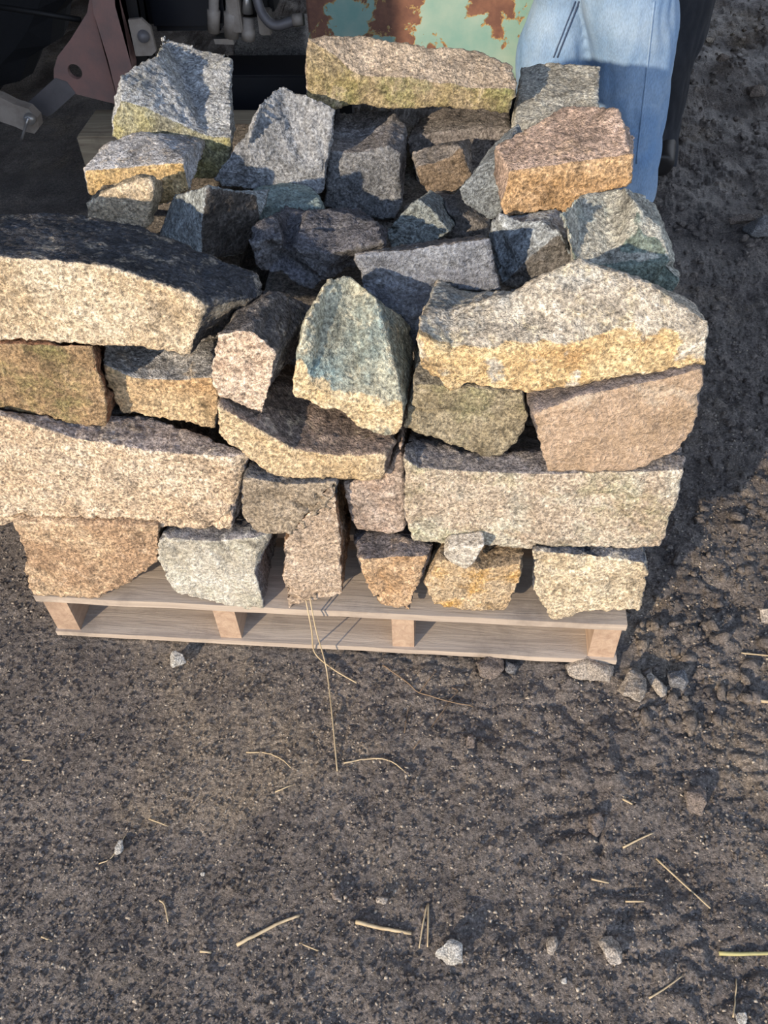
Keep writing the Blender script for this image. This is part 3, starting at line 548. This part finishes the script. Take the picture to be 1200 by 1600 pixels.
ts(box_mesh(wc[0]-0.35, T(222, 0, 1.9)[0], 2.05, 2.6, 0.66, 1.1, 0.03), 'chassis', BODY)

# timber behind the stack and the grey slab under the hoses
TB = wood_mat('weathered_timber', (0.26, 0.20, 0.14), (0.48, 0.40, 0.27)); yb = 1.62
tx0 = aty(118, 212, yb)[0]; tx1 = aty(505, 212, yb)[0]; tz = aty(250, 212, yb)[2]
o = link('timber_beam', box_mesh(0, tx1-tx0, 0, 0.19, 0, tz, 0.004), TB, loc=(tx0, yb, -0.004)); tag(o, 'old squared timber beam lying behind the tallest grey stone', 'timber')
seedc[0] += 1
stone('rough grey broken concrete slab behind the stack, below the hoses', [(366, 70), (400, 78), (478, 76), (482, 113), (372, 113), (364, 95)], 2.18, {0: Z(368, 48), 1: Z(420, 30), 2: Z(478, 20)}, 0.5, (0.24, 0.23, 0.225), (0.33, 0.32, 0.31), name='concrete_slab', group=None, voxel=0.008, push=(0, 1, 0))

# ------------------------------------------------------------------ people
def depth(P): return float((np.array(P)-CAM)@_f)
SKIN = plain('skin', (0.55, 0.36, 0.27), 0.55, var=0.08)
def body_part(name, tubes, mat, par, voxel=0.011, smooth=6, folds=0.0, extra=None):
    bm = bmesh.new()
    for pts, rad in tubes: tube_bm(bm, pts, rad, 20)
    me = bpy.data.meshes.new(name); bm.to_mesh(me); bm.free(); me = remeshed(me, voxel, smooth, 0.5)
    co = get_co(me); no = get_no(me)
    if folds:
        co = co+no*(folds*perlin(co*np.array([9, 9, 5])+4)+folds*0.7*np.abs(perlin(co*np.array([16, 16, 11])+co[:, :1]*9))-folds*0.2)[:, None]
    set_co(me, co-np.array(par.location)); return link(name, me, mat, par)
def person(label, legs, Ys, mats, cx, cy, hipz):
    P = empty('person', (cx, cy, 0), label, 'person')
    tubes = []
    for (pix, Y) in zip(legs, Ys):
        pts = []; rad = []
        for (px, py, hw) in pix:
            q = aty(px, py, Y); pts.append(q); r = hw*depth(q)/FPX; rad.append((r, r*0.92))
        sgn = -1 if pts[0][0] < cx else 1
        hip = np.array([cx+sgn*0.085, cy, hipz]); pts = [hip]+pts; rad = [(0.105, 0.11)]+rad
        foot = pts[-1]
        tubes.append((pts, rad))
        g = gz(foot[0], foot[1])
        body_part('boot', [([(foot[0], foot[1]+0.05, g+0.05), (foot[0], foot[1]-0.02, g+0.055), (foot[0]-0.01, foot[1]-0.14, g+0.04)], [0.05, 0.052, 0.042]), ([(foot[0], foot[1]+0.01, g+0.04), (foot[0], foot[1]+0.01, g+0.2)], [0.048, 0.05])], mats[2], P)
    tubes.append(([(cx, cy, hipz-0.08), (cx, cy, hipz), (cx, cy, hipz+0.12)], [(0.10, 0.15), (0.13, 0.185), (0.12, 0.17)]))
    body_part('jeans', tubes, mats[0], P, 0.008, 4, 0.011)
    s = hipz+0.02
    body_part('jacket', [([(cx, cy, s), (cx, cy, s+0.25), (cx, cy, s+0.48), (cx, cy, s+0.56)], [(0.14, 0.195), (0.14, 0.19), (0.13, 0.205), (0.07, 0.10)])]+
              [([(cx+g*0.19, cy, s+0.50), (cx+g*0.27, cy+0.03, s+0.22), (cx+g*0.16, cy-0.12, s+0.10)], [0.058, 0.05, 0.042]) for g in (-1, 1)], mats[1], P, 0.012, 6, 0.006)
    hz = s+0.74
    bd = body_part('body', [([(cx, cy, s+0.5), (cx, cy-0.01, s+0.64)], [0.055, 0.055]), ([(cx, cy, hz-0.11), (cx, cy-0.01, hz-0.06), (cx, cy, hz), (cx, cy, hz+0.07), (cx, cy, hz+0.115)], [(0.045, 0.04), (0.075, 0.06), (0.092, 0.075), (0.082, 0.07), (0.04, 0.035)]),
                    ([(cx, cy-0.085, hz+0.01), (cx, cy-0.108, hz-0.03)], [0.010, 0.016])]+[([(cx+g*0.068, cy, hz-0.03), (cx+g*0.08, cy+0.01, hz+0.02)], [0.012, 0.016]) for g in (-1, 1)], SKIN, P, 0.007, 3)
    body_part('hair', [([(cx, cy+0.03, hz), (cx, cy+0.02, hz+0.07), (cx, cy+0.01, hz+0.125)], [(0.08, 0.078), (0.086, 0.08), (0.045, 0.04)])], mats[3], P, 0.008, 3)
    return P
JEAN = denim_mat('faded_denim', (0.17, 0.30, 0.50), (0.30, 0.42, 0.57)); DARKT = denim_mat('black_cloth', (0.010, 0.012, 0.017), (0.022, 0.026, 0.034))
JACK = denim_mat('grey_jacket', (0.12, 0.13, 0.14), (0.18, 0.18, 0.19)); HAIR = plain('dark_hair', (0.03, 0.02, 0.015), 0.6); BOOT = plain('black_leather', (0.02, 0.018, 0.017), 0.5)
RL = [(982, -60, 80), (986, 0, 76), (988, 60, 71), (987, 120, 64), (986, 190, 56), (984, 250, 50), (980, 318, 42)]
LL = [(882, -60, 62), (880, 0, 52), (872, 60, 63), (866, 110, 62), (858, 190, 52), (852, 250, 46), (850, 300, 40)]
pc = (aty(986, 0, 1.60)[0]+aty(880, 0, 1.66)[0])/2
p1 = person('person in faded blue jeans standing behind the perched golden-fronted block', [RL, LL], [1.62, 1.70], (JEAN, JACK, BOOT, HAIR), pc, 1.64, 0.86)
seam = []
for (x, y) in ((906, -4), (898, 28), (886, 60), (872, 92)):
    q = aty(x, y, 1.70); seam.append(q-np.array([0, 0.080, 0]))
# jeans seams as raised double stitching lying on the cloth
def on_mesh(ob, px, py):
    d = Vector(ray(px, py)).normalized(); o_ = Vector(CAM)-ob.parent.location
    ok, loc, nn, fi = ob.ray_cast(o_, d); return (loc+nn*0.0006) if ok else None
bpy.context.view_layer.update()
jn = [c for c in p1.children if c.name.startswith('jeans')][0]
SEAM = plain('seam_thread', (0.05, 0.08, 0.15), 0.9)
def seam_part(pix, r, mat, name='seam'):
    pts = [on_mesh(jn, x, y) for x, y in pix]; pts = [p for p in pts if p is not None]
    if len(pts) > 2: link(name, tube_mesh(pts, r, 6), mat, jn)
seam_part([(905-k*3.1, 2+k*8) for k in range(12)], 0.0022, SEAM); seam_part([(899-k*3.1, 2+k*8) for k in range(12)], 0.0018, SEAM)
seam_part([(1022-k*1.2, 2+k*11) for k in range(24)], 0.0028, JEAN)
pd = aty(1040, 0, 1.98)[0]-0.09
DL = [(1046, -60, 78), (1044, 0, 74), (1038, 60, 66), (1026, 120, 54), (1022, 190, 42), (1022, 262, 38)]
DL2 = [(960, -60, 60), (960, 0, 60), (958, 60, 56), (950, 120, 46), (946, 190, 40), (946, 250, 36)]
person('person in black trousers almost hidden behind the one in blue jeans', [DL, DL2], [1.98, 2.06], (DARKT, DARKT, BOOT, HAIR), pd, 2.02, 0.86)

# ------------------------------------------------------------------ straw, twigs, pebbles
STR = plain('straw', (0.58, 0.47, 0.29), 0.7, scale=40, c2=(0.44, 0.34, 0.20)); STG = plain('green_straw', (0.50, 0.46, 0.20), 0.7); TWG = plain('twig', (0.26, 0.18, 0.11), 0.8)
def gp(px, py, lift=0.0):
    q = atz(px, py, 0.0)
    for _ in range(4): q = atz(px, py, gz(q[0], q[1])+lift)
    return q
def strand(name, label, pix, r, mat, cat='straw', group=None, lift=None):
    pts = [gp(x, y, r*0.9 if lift is None else lift) for x, y in pix]
    pts = smooth_path(pts, 5) if len(pts) > 2 else [pts[0]+(pts[1]-pts[0])*t for t in (0, .33, .66, 1)]
    q = []
    for p in pts: q.append(np.array([p[0], p[1], max(p[2], gz(p[0], p[1])+r*0.9)+0.0012]))
    loc = q[0].copy(); me = tube_mesh([p-loc for p in q], [r*(1-0.3*i/len(q)) for i in range(len(q))], 7)
    return tag(link(name, me, mat, loc=loc), label, cat, group)
GS = 'bits of straw scattered on the soil'
strand('straw_stalk', 'thick pale straw stalk slanting up to the right, lower centre of the soil', [(370, 1477), (412, 1455), (440, 1441), (468, 1431)], 0.0028, STR, group=GS)
strand('straw_stalk', 'thick pale straw stalk lying flat left of the whitish pebble', [(556, 1441), (598, 1451), (643, 1459)], 0.0032, STR, group=GS)
strand('straw_stalk', 'yellow-green straw stalk reaching in from the right edge', [(1123, 1490), (1160, 1491), (1225, 1489)], 0.0032, STG, group=GS)
o = strand('straw_stalk', 'forked dry stalk tip standing below the thick straw, by the whitish pebble', [(667, 1415), (660, 1450), (655, 1482)], 0.0014, STR, group=GS)
strand('straw_stalk', 'thin upright-lying straw close to the forked stalk tip', [(669, 1413), (669, 1448), (668, 1480)], 0.0016, STR, group=GS)
a = aty(484, 934, -0.012); pts = smooth_path([a, aty(494, 985, -0.03), gp(510, 1045, 0.012), gp(519, 1120, 0.008), gp(527, 1205, 0.003)], 7)
tag(link('straw_stalk', tube_mesh([p-a for p in pts], 0.0013, 7), STR, loc=a), 'long thin dry stalk hanging from the pallet edge down onto the soil', 'straw', GS)
a = aty(478, 938, -0.012); pts = smooth_path([a, aty(487, 985, -0.03), gp(492, 1020, 0.012), gp(520, 1045, 0.006), gp(557, 1067, 0.003)], 7)
tag(link('straw_stalk', tube_mesh([p-a for p in pts], 0.0014, 7), STR, loc=a), 'bent dry stalk beside the long one, ending to its right', 'straw', GS)
for lab, pix, r in (('faint curved straw left of the long stalk tip', [(385, 1176), (418, 1178), (440, 1187), (455, 1200)], 0.0012), ('arched straw starting at the long stalk tip', [(537, 1193), (570, 1187), (605, 1188), (640, 1213)], 0.0013),
    ('long thin straw slanting down at right, in the tracked soil', [(1025, 1342), (1066, 1380), (1110, 1420)], 0.0016), ('short pale straw by the tyre print on the right', [(973, 1325), (998, 1312), (1020, 1302)], 0.0017),
    ('dark thin straw near the bottom right corner', [(1014, 1560), (1040, 1544), (1066, 1525)], 0.0014), ('upright-lying thin straw in the bottom right corner', [(1145, 1590), (1148, 1560), (1150, 1530)], 0.0012),
    ('short straw left of the thick slanting stalk, low in the picture', [(313, 1487), (330, 1489)], 0.0018), ('tiny crooked straw in the smooth print at lower left', [(249, 1407), (257, 1414), (263, 1441)], 0.0015),
    ('short thin straw between the two thick stalks', [(468, 1474), (500, 1487)], 0.0012), ('pale chip of straw right of centre beside the long crack', [(973, 1249), (988, 1257)], 0.0018), ('short flat straw on the right below the small upper one', [(924, 1374), (951, 1380)], 0.0016),
    ('short level straw right of the crack in the tracked soil', [(977, 1409), (1006, 1409)], 0.0014), ('pale straw lying at the right edge beyond the pallet corner', [(1158, 1021), (1180, 1023), (1210, 1026)], 0.0018), ('broad flat straw at the right edge below the pallet corner', [(1170, 1094), (1210, 1098)], 0.0034),
    ('thin straw slanting at upper left of the front soil', [(155, 1350), (175, 1340), (197, 1304)], 0.001), ('fine straw at far left of the front soil', [(35, 1188), (50, 1189)], 0.0012), ('short straw on the soil at mid left', [(233, 1280), (262, 1291)], 0.0012),
    ('pale straw below the small crooked one, left of bottom', [(65, 1464), (82, 1471)], 0.0013), ('straw on the bright soil right of the long stalk', [(430, 1238), (456, 1227)], 0.0012)):
    strand('straw_stalk', lab, pix, r, STR, group=GS)
o = strand('twig', 'thin branching twig on the soil under the middle of the pallet', [(598, 1040), (630, 1062), (655, 1083), (700, 1096), (740, 1105)], 0.0013, TWG, cat='twig')
for pix in ([(655, 1083), (672, 1060), (682, 1048)], [(655, 1083), (638, 1110), (632, 1145)], [(700, 1096), (715, 1080), (706, 1075)], [(702, 1097), (675, 1135), (646, 1170)]):
    q = [gp(x, y, 0.002)-np.array(o.location) for x, y in pix]; link('branch', tube_mesh(smooth_path(q, 4), 0.0009, 6), TWG, o)

def hull_pebble(name, label, px, py, wpx, hpx, c1, c2, seed, flat=0.7, group='loose stones on the soil', cat='stone', ang=0):
    q = gp(px, py); dp = depth(q); rx = wpx/2*dp/FPX; ry = hpx/2*dp/FPX/0.85; rz = min(rx, ry)*flat
    rr = np.random.RandomState(seed); p = rr.normal(size=(13, 3)); p /= np.linalg.norm(p, axis=1)[:, None]; p = np.sign(p)*np.abs(p)**0.8
    p /= np.abs(p).max(0); ca, sa = math.cos(R(ang)), math.sin(R(ang)); p = p*np.array([rx, ry, rz]); p = np.stack([p[:, 0]*ca-p[:, 1]*sa, p[:, 0]*sa+p[:, 1]*ca, p[:, 2]], 1)
    bm = bmesh.new()
    for v in p: bm.verts.new(v)
    bmesh.ops.convex_hull(bm, input=bm.verts[:]); bmesh.ops.delete(bm, geom=[v for v in bm.verts if not v.link_faces], context='VERTS')
    me = bpy.data.meshes.new(name); bm.to_mesh(me); bm.free(); me = remeshed(me, max(0.0016, rx/14), 2)
    co = get_co(me); no = get_no(me); co += no*(rx*0.10*fbm(co/rx*1.4+seed, 3))[:, None]; set_co(me, co)
    at = me.attributes.new('skin', 'FLOAT', 'POINT')
    o = link(name, me, rock_mat(name+str(seed), c1, c2, seed=seed+50, grain=1.8), loc=(q[0], q[1], q[2]+rz*0.8)); tag(o, label, cat, group); return o
TN = ((0.42, 0.36, 0.29), (0.56, 0.50, 0.42)); WH = ((0.56, 0.54, 0.48), (0.70, 0.68, 0.62)); BR = ((0.20, 0.165, 0.14), (0.30, 0.25, 0.21)); GY_ = ((0.20, 0.20, 0.20), (0.30, 0.30, 0.30))
for i, (lab, x, y, w_, h_, c, an) in enumerate((
    ('brown-grey stone poking out under the front edge of the pallet, right of centre', 765, 1048, 46, 36, BR, -30), ('small dark pebble right beside the brown-grey stone under the pallet edge', 799, 1050, 22, 22, GY_, 0),
    ('flat pale stone half under the right corner of the pallet', 921, 1054, 80, 40, TN, -15), ('wedge-shaped pale brown stone just off the pallet corner', 985, 1082, 46, 44, TN, -20),
    ('upright little tan stone, middle one of the three beyond the pallet corner', 1024, 1072, 28, 42, TN, 10), ('small greyish stone, rightmost of the three beyond the pallet corner', 1056, 1067, 34, 30, GY_, 0),
    ('rounded whitish pebble near the bottom, right of the thick straw', 704, 1493, 50, 34, WH, -8), ('angular tan pebble low at the right, above the bottom edge', 951, 1490, 36, 38, TN, 20),
    ('white lump on the soil under the left part of the pallet', 280, 1035, 28, 24, WH, 0), ('small white pebble alone on the dark soil at left', 189, 1326, 16, 20, WH, 0),
    ('tan half-buried stone in the tyre print at right', 1085, 1256, 32, 40, BR, 0), ('half-buried brown stone beside the long crack', 930, 1290, 26, 40, BR, 0), ('little clod-like stone low right of the whitish pebble', 862, 1478, 20, 26, TN, 0),
    ('pale grey flat stone at the upper right edge on the dark soil', 1190, 365, 60, 34, GY_, 5), ('flat brown stone next to the pale grey one at the upper right edge', 1158, 350, 44, 16, BR, 0), ('pale pebble at the right edge beyond the pallet', 1194, 967, 30, 20, TN, 0),
    ('white pebble in the bottom right corner', 1157, 1592, 18, 18, WH, 0), ('small pale pebble above the thick straw stalk', 597, 1407, 20, 14, TN, 0), ('brownish oval pebble between the two thick stalks', 526, 1402, 18, 26, BR, 0),
    ('tiny white pebble low right, under the clod-like stone', 880, 1532, 12, 12, WH, 0), ('tiny pale pebble in the middle of the soil', 317, 1366, 9, 9, WH, 0), ('brown pebble on the soil below the twig', 733, 1163, 18, 26, BR, 0),
    ('grey stone on far soil, right of the black trousers', 1178, 152, 30, 22, BR, 0), ('pale scrap of stone on far soil near the top right', 1104, 66, 22, 8, TN, 0), ('little brown clod at the top right on far soil', 1128, 96, 20, 12, BR, 0),
    ('small pale stone on the far soil at right of the perched block', 1112, 60, 10, 6, TN, 0))):
    hull_pebble('loose_stone', lab, x, y, w_, h_, c[0], c[1], i+3, ang=an, flat=0.85)

# crumbs of soil and grit nobody could count: one object
rr = np.random.RandomState(5)
ico = bmesh.new(); bmesh.ops.create_icosphere(ico, subdivisions=1, radius=1.0); iv = np.array([v.co[:] for v in ico.verts]); ifc = np.array([[v.index for v in f.verts] for f in ico.faces]); ico.free()
def crumbs(name, n, smin, smax, mat, label, region, pw=3.0):
    u = rr.rand(n); X = rr.uniform(region[0], region[1], n); Yv = region[2]+(region[3]-region[2])*u**1.6
    s = smin+(smax-smin)*rr.rand(n)**pw
    keep = ~((X > -0.55) & (X < 0.56) & (Yv > -0.02) & (Yv < 1.12)); X, Yv, s = X[keep], Yv[keep], s[keep]; n = len(X)
    zz = ground_h(X, Yv)
    v = iv[None]*(1+0.35*rr.normal(size=(n, len(iv), 1)))*s[:, None, None]*rr.uniform(0.6, 1.2, (n, 1, 3)); a = rr.rand(n)*6.28
    x = v[..., 0]*np.cos(a)[:, None]-v[..., 1]*np.sin(a)[:, None]; y = v[..., 0]*np.sin(a)[:, None]+v[..., 1]*np.cos(a)[:, None]
    v = np.stack([x+X[:, None], y+Yv[:, None], v[..., 2]*0.8+(zz+s*0.25)[:, None]], -1).reshape(-1, 3)
    f = (ifc[None]+(np.arange(n)*len(iv))[:, None, None]).reshape(-1, 3)
    me = bpy.data.meshes.new(name); me.vertices.add(len(v)); me.vertices.foreach_set('co', v.ravel()); me.loops.add(len(f)*3); me.loops.foreach_set('vertex_index', f.ravel())
    me.polygons.add(len(f)); me.polygons.foreach_set('loop_start', np.arange(len(f))*3); me.polygons.foreach_set('loop_total', np.full(len(f), 3)); me.update(calc_edges=True)
    tag(link(name, me, mat), label, 'soil', kind='stuff')
crumbs('soil_crumbs', 60000, 0.0007, 0.0046, SOIL, 'loose dark crumbs of soil strewn over the ground', (-0.75, 1.15, -0.72, 1.3))
crumbs('grit', 22000, 0.0006, 0.0030, plain('grit', (0.48, 0.42, 0.33), 0.9, scale=60, c2=(0.28, 0.24, 0.19)), 'pale sandy grit sprinkled on the dark soil', (-0.75, 1.15, -0.72, 1.0))
crumbs('soil_clods', 5000, 0.003, 0.016, SOIL, 'coarse clods on the trodden soil to the right and behind', (0.55, 2.0, -0.1, 3.6), 4.0)
